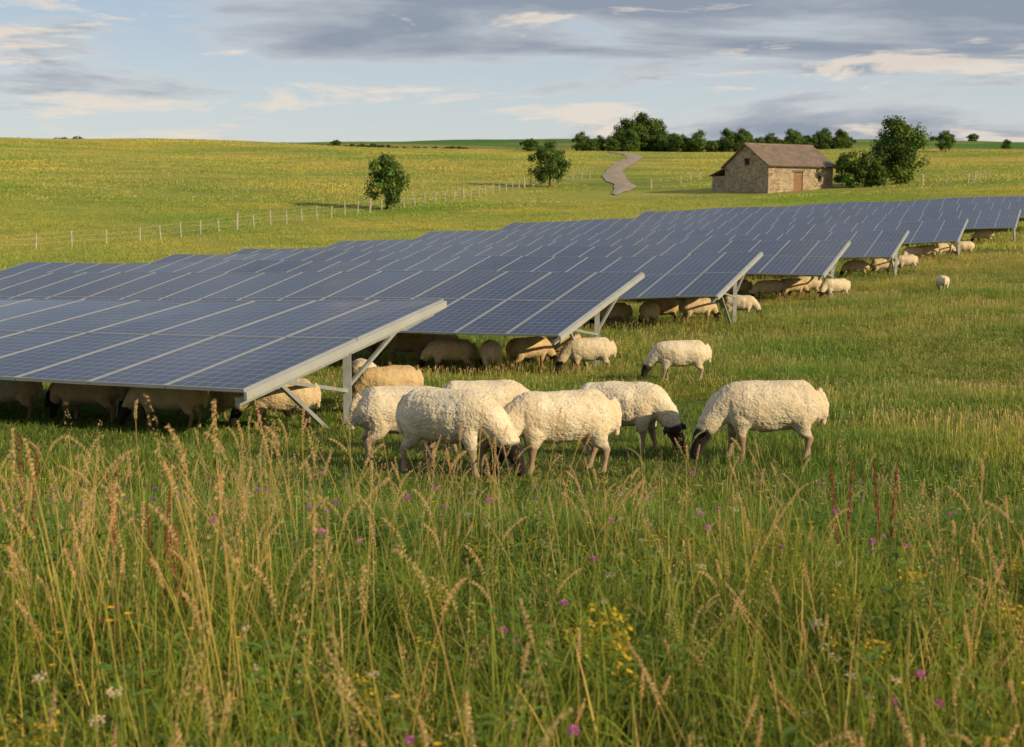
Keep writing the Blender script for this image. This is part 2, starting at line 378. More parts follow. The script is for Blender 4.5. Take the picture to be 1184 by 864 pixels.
for i in range(5):
    m=MB()
    for k in range(3):
        H=U(.25,.5); p=Vector((U(-.06,.06),U(-.06,.06),0)); a=U(0,6.28)
        m.tube([p,p+Vector((.05*math.cos(a),.05*math.sin(a),H))],[.004,.002],5,G_MID)
        nl=int(H*40)
        for q in range(nl):
            t=(q+1)/nl; b=p+Vector((.05*t*math.cos(a),.05*t*math.sin(a),H*t)); leaf(m,b,q*2.4,(.05+.07*(1-t))*(1 if i%2 else .8),(.022+.02*(1-t)),.5,jit(lerp(G_MID,(.13,.26,.04),U(0,1)),.2))
        if i==4:
            for q in range(60): m.quad(p+Vector((.05*math.cos(a)+U(-.02,.02),.05*math.sin(a)+U(-.02,.02),H+U(-.05,.05))),.006,(U(-1,1),U(-1,1),1),(.5,.42,.04),.8)
    m.obj('we_%d'%i,[M_plant],coll=C)
x,y=wedge(2.0,7.5,.5,450,1.2); tufts('leafy_weeds',x,y,C,.75,1.25,.18,np.interp(y,[2,5,7.5],[1,.85,.5]))
x=np.array([-1.72,-1.85,-1.5,1.1,.2,1.5]);y=np.array([5.0,5.3,4.8,4.0,3.6,4.6]); tufts('tall_goldenrod_weed',x,y,C,1.3,1.6,.08)

# ------------------------------------------------------------ solar tables
def panel_mat():
    m,nt,ns,L=mat('solar_glass'); o=N(nt,'ShaderNodeOutputMaterial'); p=N(nt,'ShaderNodeBsdfPrincipled')
    uv=N(nt,'ShaderNodeUVMap'); sp=N(nt,'ShaderNodeSeparateXYZ'); L.new(uv.outputs[0],sp.inputs[0])
    def line(s,n,w):
        f=math_n(nt,'FRACT',math_n(nt,'MULTIPLY',s,n)); a=math_n(nt,'ABSOLUTE',math_n(nt,'SUBTRACT',f,.5)); return math_n(nt,'GREATER_THAN',a,.5-w)
    l1=math_n(nt,'MAXIMUM',line(sp.outputs[0],6,.034),line(sp.outputs[1],12,.034)); l2=line(sp.outputs[0],18,.03)
    at=N(nt,'ShaderNodeAttribute',attribute_name='Col')
    c=mixc(nt,math_n(nt,'MULTIPLY',l2,.12),at.outputs['Color'],(.13,.15,.2)); c=mixc(nt,math_n(nt,'MULTIPLY',l1,.8),c,(.24,.27,.34))
    g=N(nt,'ShaderNodeNewGeometry'); d=noise_n(nt,g.outputs['Position'],1.3,6,.65); c=mixc(nt,ramp(nt,d,[(.45,(0,0,0)),(.8,(.06,.06,.06))]),c,(.3,.28,.24))
    L.new(c,p.inputs['Base Color']); L.new(ramp(nt,d,[(.3,(.06,.06,.06)),(.75,(.18,.18,.18))]),p.inputs['Roughness']); p.inputs['IOR'].default_value=1.33
    L.new(p.outputs[0],o.inputs[0]); return m
M_glass=panel_mat(); M_alu=simple('aluminium_frame',(.44,.45,.47),.4,.5,.08,2); M_rail=simple('aluminium_rail',(.62,.62,.62),.4,.5,.08,2); M_galv=simple('galvanised_steel',(.5,.51,.52),.45,.6,.15,8); M_back=simple('panel_backsheet',(.5,.5,.49),.6,0,.05,2)
TH=math.radians(22); S=Vector((math.sin(TH),math.cos(TH),0)); R=Vector((-math.cos(TH),math.sin(TH),0))
rows=[((-1.93,17.7),27,.72,1.44,.12),((1.82,28),29,.86,1.82,0),((6.1,38),27,.86,1.86,0),((10.8,47.4),29,.90,1.90,0),((15.5,57),33,.84,1.82,0),((21.0,66.6),35,.82,1.82,0),((27.4,77.5),37,.8,1.8,0),((33.8,88),38,.8,1.8,0),((40.5,99),34,.8,1.8,0)]
RUN=5.2
def table(M0,length,HL,HT,lift):
    root=empty('solar_panel_table',(M0[0],M0[1],0)); O=Vector((M0[0],M0[1],0))
    W=1.04; nc=int(length/W)
    def pt(t,v):
        p=R*t+S*((v-.5)*RUN); q=O+R*t
        z=Z(q.x,q.y)+HL+(HT-HL)*v+lift*(1-v)*min(max(t,0)/4,1); return Vector((p.x,p.y,z))
    G=MB();F=MB(); uvs=[]
    for c in range(nc):
        for r in range(2):
            t0,t1=c*W+.008,(c+1)*W-.008; v0,v1=r*.5+.002,(r+1)*.5-.002
            q=[pt(t0,v0),pt(t1,v0),pt(t1,v1),pt(t0,v1)]
            n=(q[3]-q[0]).cross(q[1]-q[0]).normalized()
            if n.z<0:n=-n
            k=U(.75,1.3); col=(.010*k,.020*k,.062*k)
            e=.02
            ex=(q[1]-q[0]).normalized(); ey=(q[3]-q[0]).normalized()
            g=[q[0]+ex*e+ey*e,q[1]-ex*e+ey*e,q[2]-ex*e-ey*e,q[3]+ex*e-ey*e]
            top=[tuple(a-n*.006) for a in g]
            G.add([top[i] for i in(1,0,3,2)],[(0,1,2,3)],col,0); uvs+=[(1,0),(0,0),(0,1),(1,1)]
            bk=[tuple(a-n*.03) for a in g]; G.add(bk,[(0,1,2,3)],(.5,.5,.5),1); uvs+=[(0,0)]*4
            for (a,b,ins) in((q[0],q[1],ey),(q[3],q[2],-ey)):
                a2=a+ins*e/2;b2=b+ins*e/2; F.beam(a2-n*.02,b2-n*.02,e,.04,up=n)
            for (a,b,ins) in((q[0],q[3],ex),(q[1],q[2],-ex)):
                a2=a+ins*e/2+ey*e;b2=b+ins*e/2-ey*e; F.beam(a2-n*.02,b2-n*.02,e,.04,up=n)
    go=G.obj('solar_modules',[M_glass,M_back],parent=root)
    ul=go.data.uv_layers.new(name='UVMap'); ul.data.foreach_set('uv',np.array(uvs,np.float32).ravel())
    F.obj('module_frames',[M_alu],parent=root)
    B=MB(); Lr=nc*W
    dz=Vector((0,0,-.085))
    for v in(.12,.38,.62,.88):
        for c in range(0,nc,2):
            a=pt(c*W,v)+dz; b=pt(min(c+2,nc)*W,v)+dz; B.beam(a,b,.05,.07)
    n=0; t=.15
    dz2=Vector((0,0,-.17))
    while t<Lr:
        B.beam(pt(t,.02)+dz2,pt(t,.98)+dz2,.06,.10)
        p=pt(t,.5)+dz2; w=O+Vector((p.x,p.y,0)); gz=Z(w.x,w.y)-.3
        B.box((p.x-.05,p.y-.04,gz),(p.x+.05,p.y+.04,p.z-.03))
        B.beam((p.x,p.y,p.z-.50),pt(t,.2)+dz2,.045,.045)
        B.beam((p.x,p.y,p.z-.45),pt(t,.78)+dz2,.045,.045)
        if n==0:
            a=pt(t,.2)+dz2; ft=Vector((p.x,p.y,0))-S*.55-R*.05; w=O+ft; ft.z=Z(w.x,w.y)-.05
            B.beam(a-S*.1,ft,.05,.05)
        n+=1; t+=3.48
    B.beam(pt(-.02,.0)+Vector((0,0,-.075)),pt(-.02,1)+Vector((0,0,-.075)),.035,.09,mi=1)
    B.obj('support_frame',[M_galv,M_rail],parent=root)
for q_ in rows: table(*q_)

# ------------------------------------------------------------ sheep
def sheep_mat():
    m,nt,ns,L=mat('sheep_fleece'); o=N(nt,'ShaderNodeOutputMaterial'); p=N(nt,'ShaderNodeBsdfPrincipled')
    at=N(nt,'ShaderNodeAttribute',attribute_name='Col'); oi=N(nt,'ShaderNodeObjectInfo'); tc=N(nt,'ShaderNodeTexCoord')
    f=noise_n(nt,tc.outputs['Object'],5,6,.7); d=ramp(nt,f,[(.32,(.80,.72,.60)),(.6,(1.03,1.02,1.0))])
    c=mixc(nt,.9,at.outputs['Color'],d,'MULTIPLY'); c=mixc(nt,1,c,oi.outputs['Color'],'MULTIPLY')
    vo=N(nt,'ShaderNodeTexVoronoi',feature='SMOOTH_F1'); vo.inputs['Scale'].default_value=60; L.new(tc.outputs['Object'],vo.inputs['Vector'])
    v=noise_n(nt,tc.outputs['Object'],110,4,.7); hh=math_n(nt,'SUBTRACT',math_n(nt,'MULTIPLY',v,.8),vo.outputs['Distance'])
    cav=ramp(nt,vo.outputs['Distance'],[(.25,(1.03,1.02,1.01)),(.75,(.82,.77,.70))]); c=mixc(nt,.7,c,cav,'MULTIPLY')  # shade in the gaps between curls is painted into the fleece colour
    L.new(c,p.inputs['Base Color']); p.inputs['Roughness'].default_value=.95; p.inputs['Specular IOR Level'].default_value=.1
    p.inputs['Sheen Weight'].default_value=.15
    L.new(bump(nt,hh,.5,.012),p.inputs['Normal'])
    L.new(p.outputs[0],o.inputs[0]); return m
M_sheep=sheep_mat()
WOOL=(.74,.65,.51); FACE=(.022,.018,.016); LEG=(.36,.26,.19)
def make_sheep(seed,yaw,stride,headlift=0,fat=1.0):
    m=MB()
    secs=[(-.505,.58,.05,.05),(-.485,.57,.12,.135),(-.44,.55,.175,.185),(-.36,.54,.212,.215),(-.22,.53,.230,.230),(-.05,.522,.238,.236),(.1,.522,.235,.232),(.22,.535,.212,.222),(.32,.545,.18,.2),(.40,.545,.135,.155),(.45,.54,.07,.08)]
    m.tube([(a,0,b) for a,b,_,_ in secs],[(hw*fat,hh) for _,_,hw,hh in secs],20)
    def tw(p):
        x,y_,z=p
        if x<=.28: return p
        t=min(1,(x-.28)/.3); a=math.radians(yaw)*t; dx_=x-.28
        return (.28+dx_*math.cos(a)-y_*math.sin(a), y_*math.cos(a)+dx_*math.sin(a), z+headlift*t)
    neck=[tw(p) for p in[(.28,0,.57),(.38,0,.52),(.47,0,.43),(.53,0,.35),(.555,0,.31)]]
    m.tube(neck,[.18,.150,.118,.094,.078],14)
    headp=[(.535,0,.36),(.555,0,.315),(.588,0,.245),(.618,0,.17),(.642,0,.10),(.654,0,.06),(.658,0,.04)]
    head=[tw(p) for p in headp]
    m.tube(head,[(.05,.055),(.070,.082),(.072,.084),(.058,.066),(.046,.053),(.042,.047),(.028,.03)],14)
    legs=[]
    for sgn in(1,-1):
        for kind in('h','f'):
            st=stride[(0 if kind=='h' else 2)+(0 if sgn>0 else 1)]
            if kind=='h': P=[(-.33,.11,.50),(-.30,.135,.39),(-.345,.13,.29),(-.41,.12,.225),(-.395,.12,.12),(-.385,.12,.055),(-.365,.12,.0)]; Rr=[(.105,.155),(.08,.12),(.05,.062),(.030,.038),(.021,.023),(.026,.028),(.03,.036)]
            else: P=[(.24,.10,.48),(.235,.125,.38),(.25,.12,.28),(.25,.115,.20),(.25,.115,.11),(.255,.115,.05),(.27,.115,.0)]; Rr=[(.095,.125),(.07,.09),(.044,.05),(.032,.034),(.020,.022),(.026,.028),(.03,.036)]
            Q=[]
            for (a,b,c_) in P:
                k=max(0,(.42-c_)/.42); Q.append((a+st*k,b*sgn,c_))
            legs.append(Q); m.tube(Q,Rr,10)
    m.tube([(-.47,0,.66),(-.52,0,.61),(-.54,0,.52),(-.54,0,.43),(-.535,0,.34)],[.05,.042,.036,.034,.02],8)
    ob=m.obj('tmp',[M_sheep]); 
    md=ob.modifiers.new('r','REMESH'); md.mode='VOXEL'; md.voxel_size=.0088; md.use_smooth_shade=True
    md=ob.modifiers.new('s','SMOOTH'); md.factor=.5; md.iterations=10
    dg=bpy.context.evaluated_depsgraph_get(); me=bpy.data.meshes.new_from_object(ob.evaluated_get(dg),preserve_all_data_layers=False,depsgraph=dg)
    bpy.data.objects.remove(ob)
    n=len(me.vertices); co=np.empty(n*3,np.float32); me.vertices.foreach_get('co',co); co=co.reshape(-1,3).astype(float)
    nr=np.empty(n*3,np.float32); me.vertices.foreach_get('normal',nr); nr=nr.reshape(-1,3).astype(float)
    def segd(P,A,B):
        A=np.array(A);B=np.array(B);d=B-A;t=np.clip(((P-A)@d)/(d@d),0,1); return np.linalg.norm(P-(A+t[:,None]*d),axis=1)
    dh=np.min([segd(co,head[i],head[i+1]) for i in range(1,len(head)-1)],axis=0)
    H1=np.array(head[1]); HD=np.array(head[5])-H1; HD/=np.linalg.norm(HD)
    face=np.clip(((co-H1)@HD+.0)/.03,0,1)*(dh<.11)
    dl=np.min([segd(co,l[i],l[i+1]) for l in legs for i in range(2,len(l)-1)],axis=0)
    leg=((dl<.065)&(co[:,2]<.29))*np.clip((.275-co[:,2])/.03,0,1)
    wool=(1-face)*(1-leg)
    disp=np.zeros(n); cv=np.ones(n)
    for i in range(n):
        if wool[i]>.05:
            p=Vector(co[i]); w_=Vector((mnoise.noise(p*8),mnoise.noise(p*8+Vector((9,0,0))),0))*.05
            d1=1-2*abs(mnoise.noise((p+w_)*34)); d2=1-2*abs(mnoise.noise((p-w_)*62+Vector((3,1,2))))
            disp[i]=.015*mnoise.noise(p*5+Vector((seed,0,0)))+.006*mnoise.noise(p*14)+.0045*d1+.0040*d2-.003
            cv[i]=.86+.11*d1+.08*d2  # crease shade between wool crimps, painted into the vertex colour
    co2=co+nr*(disp*wool)[:,None]
    base=np.array(WOOL)[None]*np.ones((n,1))
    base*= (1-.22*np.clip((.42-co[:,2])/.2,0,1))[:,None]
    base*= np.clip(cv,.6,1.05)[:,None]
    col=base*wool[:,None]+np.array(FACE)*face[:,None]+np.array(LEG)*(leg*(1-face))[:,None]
    hoof=(co[:,2]<.03); col[hoof]=(.05,.04,.03)
    faces=[tuple(p.vertices) for p in me.polygons]
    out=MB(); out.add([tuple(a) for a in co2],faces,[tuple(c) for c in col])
    hp=Vector(head[1])+Vector(tuple(HD))*.015; a=math.radians(yaw)
    side=Vector((-math.sin(a),math.cos(a),0))
    for sg in(1,-1):
        b=hp+side*sg*.055; o_=[b,b+side*sg*.055+Vector((.005,0,-.002)),b+side*sg*.105+Vector((.015,0,-.025)),b+side*sg*.135+Vector((.02,0,-.055))]
        out.tube(o_,[(.016,.012),(.012,.032),(.009,.030),(.004,.008)],8,FACE)
        e=Vector(head[2])+side*sg*.068+Vector(tuple(HD))*-.01
        out.tube([e-Vector(tuple(HD))*.01,e,e+Vector(tuple(HD))*.01],[.004,.011,.004],6,(.01,.008,.005))
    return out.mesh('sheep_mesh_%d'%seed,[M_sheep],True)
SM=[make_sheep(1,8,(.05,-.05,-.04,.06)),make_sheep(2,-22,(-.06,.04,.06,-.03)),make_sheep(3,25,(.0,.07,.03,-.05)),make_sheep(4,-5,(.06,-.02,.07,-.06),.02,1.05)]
def sheep(x,y,hd,v,sc=1,shade_tan=0):
    o=bpy.data.objects.new('sheep',SM[v]); COL.objects.link(o); z=Z(x,y)
    e=.3; a=math.radians(hd); dx_,dy_=math.cos(a),math.sin(a)
    sl=(Z(x+e*dx_,y+e*dy_)-Z(x-e*dx_,y-e*dy_))/(2*e)
    o.rotation_euler=(0,-math.atan(sl),a); o.location=(x,y,z-.005); o.scale=(sc,sc*U(.96,1.05),sc*.98)
    k=U(.95,1.06); t=shade_tan
    o.color=(k*(1-.18*t),k*(1-.33*t),k*(1-.54*t),1)  # brown tint: darker wool plus shade under the tables, painted into the colour
for a in [(-1.0,13.2,22,3,.97,0),(-.5,12.0,-32,0,1.0,0),(-.28,14.5,12,2,1,0),(.40,12.15,193,2,.98,0),(1.08,13.6,-18,1,.95,0),(2.3,12.8,182,0,1.0,0),
 (2.92,24.6,182,3,.98,.02),(1.45,26.8,186,0,.95,.15),(6.35,39.6,-8,1,.95,.1),(10.4,45.8,195,2,.95,.15),(14.5,48,85,3,.8,0),
 (-4.1,16.75,178,0,.84,.75),(-2.8,16.95,189,3,.86,.6),(-5.3,17.6,172,1,.84,.9),(-2.2,20.8,100,2,.95,.05),(-6.5,18.1,184,2,.84,.8),(-7.8,18.9,10,0,.84,.8),(-3.5,18.6,20,1,.85,.9),(-6.0,20.0,190,3,.88,.9),(-1.7,19.4,200,1,.88,.8),(-4.8,19.2,200,2,.86,.9),(-7.4,20.3,170,1,.86,.9),
 (-1.2,27.2,188,1,.92,.9),(-2.2,28.9,175,0,.92,.8),(-.4,27.0,95,2,.92,.8),(.35,27.8,30,3,.92,.9),(.9,28.8,182,2,.92,.7),(-3.2,29.6,160,1,.9,.9),(-1.6,30.2,20,3,.9,.9),
 (2.7,38.0,183,0,.95,.8),(3.6,37.4,100,1,.95,.9),(5.0,38.0,10,2,.95,.6),(4.1,38.8,190,3,.95,.9),(1.5,38.8,190,3,.95,.9),
 (8.4,46.6,185,0,.95,.8),(9.3,47.2,20,1,.95,.8),(7.5,47.5,170,2,.95,.9),(10.0,48.3,190,3,.95,.4),
 (13.6,56.4,180,0,.95,.7),(14.9,57.3,10,1,.95,.4),(16.2,58.6,190,2,.95,.2),(19.2,66.0,180,0,.98,.6),(20.3,67,20,1,.98,.4),(21.5,68,185,3,.98,.3),(25.5,77.3,180,1,.98,.4),(18.4,65.5,200,2,.98,.5)]:
    sheep(*a)

# ------------------------------------------------------------ trees
def tree_mesh(name,seed,H,Wd,nclump,nleaf,ls,base=.12,tone=1.0):
    random.seed(seed); m=MB()
    m.tube([(0,0,-.3),(.05,.03,H*.2),(-.04,.05,H*.42),(.05,0,H*.7)],[H*.035,H*.026,H*.018,H*.006],9,(1,1,1),0)
    cl=[]
    for i in range(nclump):
        while True:
            p=Vector((U(-1,1),U(-1,1),U(-1,1)))
            if .25<p.length<1: break
        z=(p.z*.5+.5); rr=1.0-.25*abs(z-.42)*2; w=.78+.4*mnoise.noise(p*1.7+Vector((seed*3.1,0,0)))
        cl.append(Vector((p.x*Wd/2*rr*w,p.y*Wd/2*rr*w,H*(base+(1-base)*z*(.86+.2*w*.6)))))
    for c in random.sample(cl,min(14,len(cl))):
        s_=Vector((0,0,U(.15,.5)*H)); mid=s_.lerp(c,.5)+Vector((0,0,-.03*H)); m.tube([s_,mid,c],[H*.012,H*.007,H*.002],5,(1,1,1),0)
    for c in cl:
        r=U(.09,.16)*H; k=U(.6,1.5)*tone; yel=U(0,.5)
        for _ in range(nleaf):
            d=Vector((random.gauss(0,1),random.gauss(0,1),random.gauss(0,.8))).normalized()*r*random.random()**.45
            nrm=d.normalized()+Vector((U(-.8,.8),U(-.8,.8),U(-.4,.9)))
            cc=lerp((.07,.13,.022),(.15,.18,.03),yel); m.quad(c+d,ls*U(.6,1.3),nrm,jit(tuple(x_*k for x_ in cc),.25),.6,1)
    return m.mesh(name,[M_bark,M_leaf])
T1=tree_mesh('t1',11,6,5.6,60,110,.15,.06,1.15); T2=tree_mesh('t2',12,6,5.8,52,110,.15,.1,1.1); T3=tree_mesh('t3',13,9,8.2,85,130,.19,.05,1.05); T4=tree_mesh('t4',14,5,7,50,100,.17,.0,1.0)
def put(name,me,x,y,s=1,rz=0):
    o=bpy.data.objects.new(name,me); COL.objects.link(o); o.location=(x,y,Z(x,y)-.1*s); o.scale=(s,s,s); o.rotation_euler=(0,0,rz); return o
put('hawthorn_tree',T1,-14.0,160,1.04); put('hawthorn_tree',T2,5.4,204,1.12,1)
put('oak_tree',T3,49.6,184,1.0,.5); put('bush',T4,43.6,182,1.1,0); put('bush',T4,46.0,181,.6,2)
put('bush',T2,104,345,.9,1); put('bush',T1,150,436,.7,2); put('bush',T4,-52,425,.55,1); put('bush',T4,4.5,360,.8,1)
C=newcoll('treeline_tpl')
for i,t in enumerate((T1,T2,T3,T4)):
    o=bpy.data.objects.new('tl_%d'%i,t); C.objects.link(o)
pts=[];sc=[];ix=[]
random.seed(5)
for a in range(80):
    xx=U(19,90); y_=385+U(-8,8)
    pts.append((xx,y_,Z(xx,y_)-.8)); ix.append(random.choice([0,1,3,3])); sc.append(U(.6,1.1)*(1.0 if xx>60 else 1.1))
for (xx,s_) in((31,1.1),(35,1.3),(38.5,1.1),(62,.75),(84,.7)): pts.append((xx,388,Z(xx,388)-.5)); ix.append(2); sc.append(s_)
for a in range(10): 
    x_=-150+U(0,20); pts.append((x_,438,Z(x_,438)-.6)); ix.append(3); sc.append(U(.4,.65))
for a in range(14):
    x_=300+U(-90,90); pts.append((x_,760,Z(x_,760)-.8)); ix.append(3); sc.append(U(.6,1.2))
n=len(pts); scatter('distant_treeline',pts,np.stack([np.zeros(n),np.zeros(n),rng.uniform(0,6.28,n)],-1),np.array(sc),ix,C)
pts=[];sc=[];ix=[]
for a in range(75):
    x_=-85+a*1.5+U(-.5,.5); pts.append((x_,430+U(-1,1),Z(x_,430)-.2)); ix.append(3); sc.append(U(.2,.36)*(1+.6*mnoise.noise(Vector((x_*.08,0,0)))))
n=len(pts); scatter('hedgerow',pts,np.stack([np.zeros(n),np.zeros(n),rng.uniform(0,6.28,n)],-1),np.array(sc),ix,C)

# ------------------------------------------------------------ barn
def stone_mat():
    m,nt,ns,L=mat('rubble_stone'); o=N(nt,'ShaderNodeOutputMaterial'); p=N(nt,'ShaderNodeBsdfPrincipled'); tc=N(nt,'ShaderNodeTexCoord')
    mp=N(nt,'ShaderNodeMapping'); mp.inputs['Scale'].default_value=(1,1,1.7); L.new(tc.outputs['Object'],mp.inputs[0])
    v=N(nt,'ShaderNodeTexVoronoi'); v.inputs['Scale'].default_value=2.6; L.new(mp.outputs[0],v.inputs['Vector'])
    e=N(nt,'ShaderNodeTexVoronoi',feature='DISTANCE_TO_EDGE'); e.inputs['Scale'].default_value=2.6; L.new(mp.outputs[0],e.inputs['Vector'])
    sp=N(nt,'ShaderNodeSeparateColor'); L.new(v.outputs['Color'],sp.inputs[0])
    c=ramp(nt,sp.outputs[0],[(0,(.24,.17,.11)),(.35,(.42,.31,.20)),(.7,(.50,.40,.28)),(1,(.36,.32,.26))])
    f=noise_n(nt,tc.outputs['Object'],.8,6,.6); c=mixc(nt,.8,c,ramp(nt,f,[(.3,(.65,.62,.6)),(.6,(1.05,1.02,1))]),'MULTIPLY')
    k=ramp(nt,e.outputs['Distance'],[(.0,(0,0,0)),(.07,(1,1,1))]); c=mixc(nt,k,(.26,.21,.15),c)
    L.new(c,p.inputs['Base Color']); p.inputs['Roughness'].default_value=.9; L.new(bump(nt,k,.7,.05),p.inputs['Normal']); L.new(p.outputs[0],o.inputs[0]); return m
def roof_mat():
    m,nt,ns,L=mat('clay_tile_roof'); o=N(nt,'ShaderNodeOutputMaterial'); p=N(nt,'ShaderNodeBsdfPrincipled'); tc=N(nt,'ShaderNodeTexCoord')
    br=N(nt,'ShaderNodeTexBrick'); br.inputs['Scale'].default_value=2.2; br.inputs['Mortar Size'].default_value=.03
    br.inputs['Color1'].default_value=(.27,.20,.16,1); br.inputs['Color2'].default_value=(.19,.15,.125,1); br.inputs['Mortar'].default_value=(.08,.06,.05,1); L.new(tc.outputs['Object'],br.inputs['Vector'])
    f=noise_n(nt,tc.outputs['Object'],.9,6,.65); c=mixc(nt,.9,br.outputs[0],ramp(nt,f,[(.3,(.7,.72,.75)),(.65,(1.35,1.2,1.05))]),'MULTIPLY')
    L.new(c,p.inputs['Base Color']); p.inputs['Roughness'].default_value=.85; L.new(bump(nt,br.outputs['Fac'],.5,.04),p.inputs['Normal']); L.new(p.outputs[0],o.inputs[0]); return m
M_stone=stone_mat(); M_roof=roof_mat(); M_wood=simple('weathered_wood',(.26,.13,.07),.8,0,.3,5,.3); M_dark=simple('dark_interior',(.02,.018,.015),.9); M_trim=simple('timber_trim',(.16,.12,.09),.8,0,.3,5); M_post=simple('fence_timber',(.38,.34,.27),.85,0,.3,6,.3)
bx,by=31.8,178; bz=Z(bx+4,by+5)-.15
barn=empty('stone_barn',(bx,by,bz)); barn.rotation_euler=(0,0,math.radians(30))
L_,W_,E_,A_=10.6,8.6,3.2,5.8; t=.5
w=MB()
d0,d1,dh=4.1,5.6,2.35
w.box((0,0,-1.5),(d0,t,E_)); w.box((d1,0,-1.5),(L_,t,E_)); w.box((d0,0.0,dh),(d1,t,E_)); w.box((d0,0,-1.5),(d1,t,.0))
w.box((0,W_-t,-1.5),(L_,W_,E_)); w.box((L_-t,t,-1.5),(L_,W_-t,E_))
wy0,wy1,wz0,wz1=3.7,4.7,3.3,4.1
w.box((0,t,-1.5),(t,W_-t,E_))
def prism(x0,x1):
    def poly(pts2):
        n_=len(pts2); vs=[(x0,a,b) for a,b in pts2]+[(x1,a,b) for a,b in pts2]
        fs=[tuple(range(n_-1,-1,-1)),tuple(range(n_,2*n_))]+[(i,(i+1)%n_,(i+1)%n_+n_,i+n_) for i in range(n_)]
        w.add(vs,fs,(1,1,1))
    sl=(A_-E_)/(W_/2); zt=lambda y_:E_+sl*min(y_,W_-y_)
    poly([(0.001,E_),(wy0,E_),(wy0,zt(wy0))]); poly([(wy1,E_),(W_-.001,E_),(wy1,zt(wy1))])
    poly([(wy0,E_),(wy1,E_),(wy1,wz0),(wy0,wz0)]); poly([(wy0,wz1),(wy1,wz1),(wy1,zt(wy1)),(W_/2,A_),(wy0,zt(wy0))])
prism(0,t); prism(L_-t,L_)
w.box((-.0,W_,-1.5),(L_*.45,W_+2.6,2.0))
w.obj('stone_walls',[M_stone],parent=barn)
r=MB()
sl=(A_-E_)/(W_/2)
for sg in(0,1):
    yy=lambda v:(v if sg==0 else W_-v)
    ov=.45; z0=E_-sl*ov; th=.14
    a=[(-.35,yy(-ov),z0),(L_+.35,yy(-ov),z0),(L_+.35,yy(W_/2),A_),(-.35,yy(W_/2),A_)]
    vs=[(p[0],p[1],p[2]+.02) for p in a]+[(p[0],p[1],p[2]+.02+th) for p in a]
    r.add(vs,[(0,3,2,1),(4,5,6,7),(0,1,5,4),(1,2,6,5),(2,3,7,6),(3,0,4,7)],(1,1,1))
r.tube([(-.37,W_/2,A_+.13),(L_+.37,W_/2,A_+.13)],[.14,.14],8)
a=[(-.3,W_-.1,2.75),(L_*.45+.3,W_-.1,2.75),(L_*.45+.3,W_+2.95,1.85),(-.3,W_+2.95,1.85)]
r.add([(p[0],p[1],p[2]+.17) for p in a]+[(p[0],p[1],p[2]+.29) for p in a],[(0,3,2,1),(4,5,6,7),(0,1,5,4),(1,2,6,5),(2,3,7,6),(3,0,4,7)],(1,1,1))
r.obj('tiled_roof',[M_roof],parent=barn)
d=MB()
for k in range(6):
    q=(d1-d0)/6; d.box((d0+k*q+.01,.14,.02),(d0+(k+1)*q-.01,.2,dh-.02))
d.box((d0,.1,.5),(d1,.138,.62)); d.box((d0,.1,1.8),(d1,.138,1.92)); d.obj('plank_door',[M_wood],parent=barn)
d=MB(); d.box((d0-.25,-.06,dh),(d1+.25,-.002,dh+.25)); d.box((8.0,-.06,1.9),(8.8,-.002,2.05)); d.box((-.05,wy0-.15,wz0-.12),(-.002,wy1+.15,wz0)); d.obj('lintels',[M_trim],parent=barn)
d=MB(); d.box((.2,wy0,wz0),(.25,wy1,wz1)); d.box((8.1,-.03,1.2),(8.7,-.004,1.88)); d.obj('dark_windows',[M_dark],parent=barn)

# ------------------------------------------------------------ gravel track
def gravel():
    m,nt,ns,L=mat('gravel_track'); o=N(nt,'ShaderNodeOutputMaterial'); p=N(nt,'ShaderNodeBsdfPrincipled'); g=N(nt,'ShaderNodeNewGeometry')
    f=noise_n(nt,g.outputs['Position'],.6,8,.7); L.new(ramp(nt,f,[(.3,(.22,.17,.12)),(.7,(.42,.34,.26))]),p.inputs['Base Color']); p.inputs['Roughness'].default_value=.95; L.new(p.outputs[0],o.inputs[0]); return m
m=MB(); vs=[];fs=[]
for i in range(200):
    j=min(i+1,199);k=max(i-1,0); dd=Vector((px_[j]-px_[k],py_[j]-py_[k],0)).normalized(); sd=Vector((dd.y,-dd.x,0))
    wd_=3.2+.4*math.sin(i*.13)+.2*math.sin(i*.31)
    if i<25: wd_*=.25+.75*i/25
    for q in range(7):
        o_=(q/6-.5)*wd_; x_=px_[i]+sd.x*o_; y_=py_[i]+sd.y*o_; vs.append((x_,y_,Z(x_,y_)+.20-.10*abs(q/6-.5)*2))
    if i:
        for q in range(6): b=i*7+q; fs.append((b-7,b-6,b+1,b))
m.add(vs,fs,(1,1,1)); m.obj('gravel_track',[gravel()],smooth=True)

# ------------------------------------------------------------ fences
def fence(name,pl,step,h,wires=True):
    f=MB(); pts=[]
    for (a,b) in zip(pl[:-1],pl[1:]):
        a=np.array(a,float);b=np.array(b,float); n_=max(1,int(np.linalg.norm(b-a)/step))
        for k in range(n_): pts.append(a+(b-a)*k/n_)
    pts.append(np.array(pl[-1],float)); prev=None
    for i,p in enumerate(pts):
        z=Z(p[0],p[1]); hh=h*U(.85,1.12); r_=.075 if i%9 else .12
        tip=(p[0]+U(-.12,.12),p[1],z+hh*(1 if i%9 else 1.2)); f.tube([(p[0],p[1],z-.3),tip],[r_,r_*.9],7)
        if prev is not None and wires:
            for k in(.35,.65,.92): f.beam((prev[0],prev[1],prev[2]+h*k),(p[0],p[1],z+h*k),.014,.014)
        prev=(p[0],p[1],z)
    f.obj(name,[M_post])
fence('wooden_post_fence',[(-62,100),(-39.6,110),(-31,119),(-17.5,150),(-6,178),(3.5,207),(12,222)],2.7,1.3)
fence('wooden_post_fence',[(51,178),(56,176),(60,182)],2.2,1.3); fence('wooden_post_fence',[(19,196),(24,204),(28,214)],5,1.2)

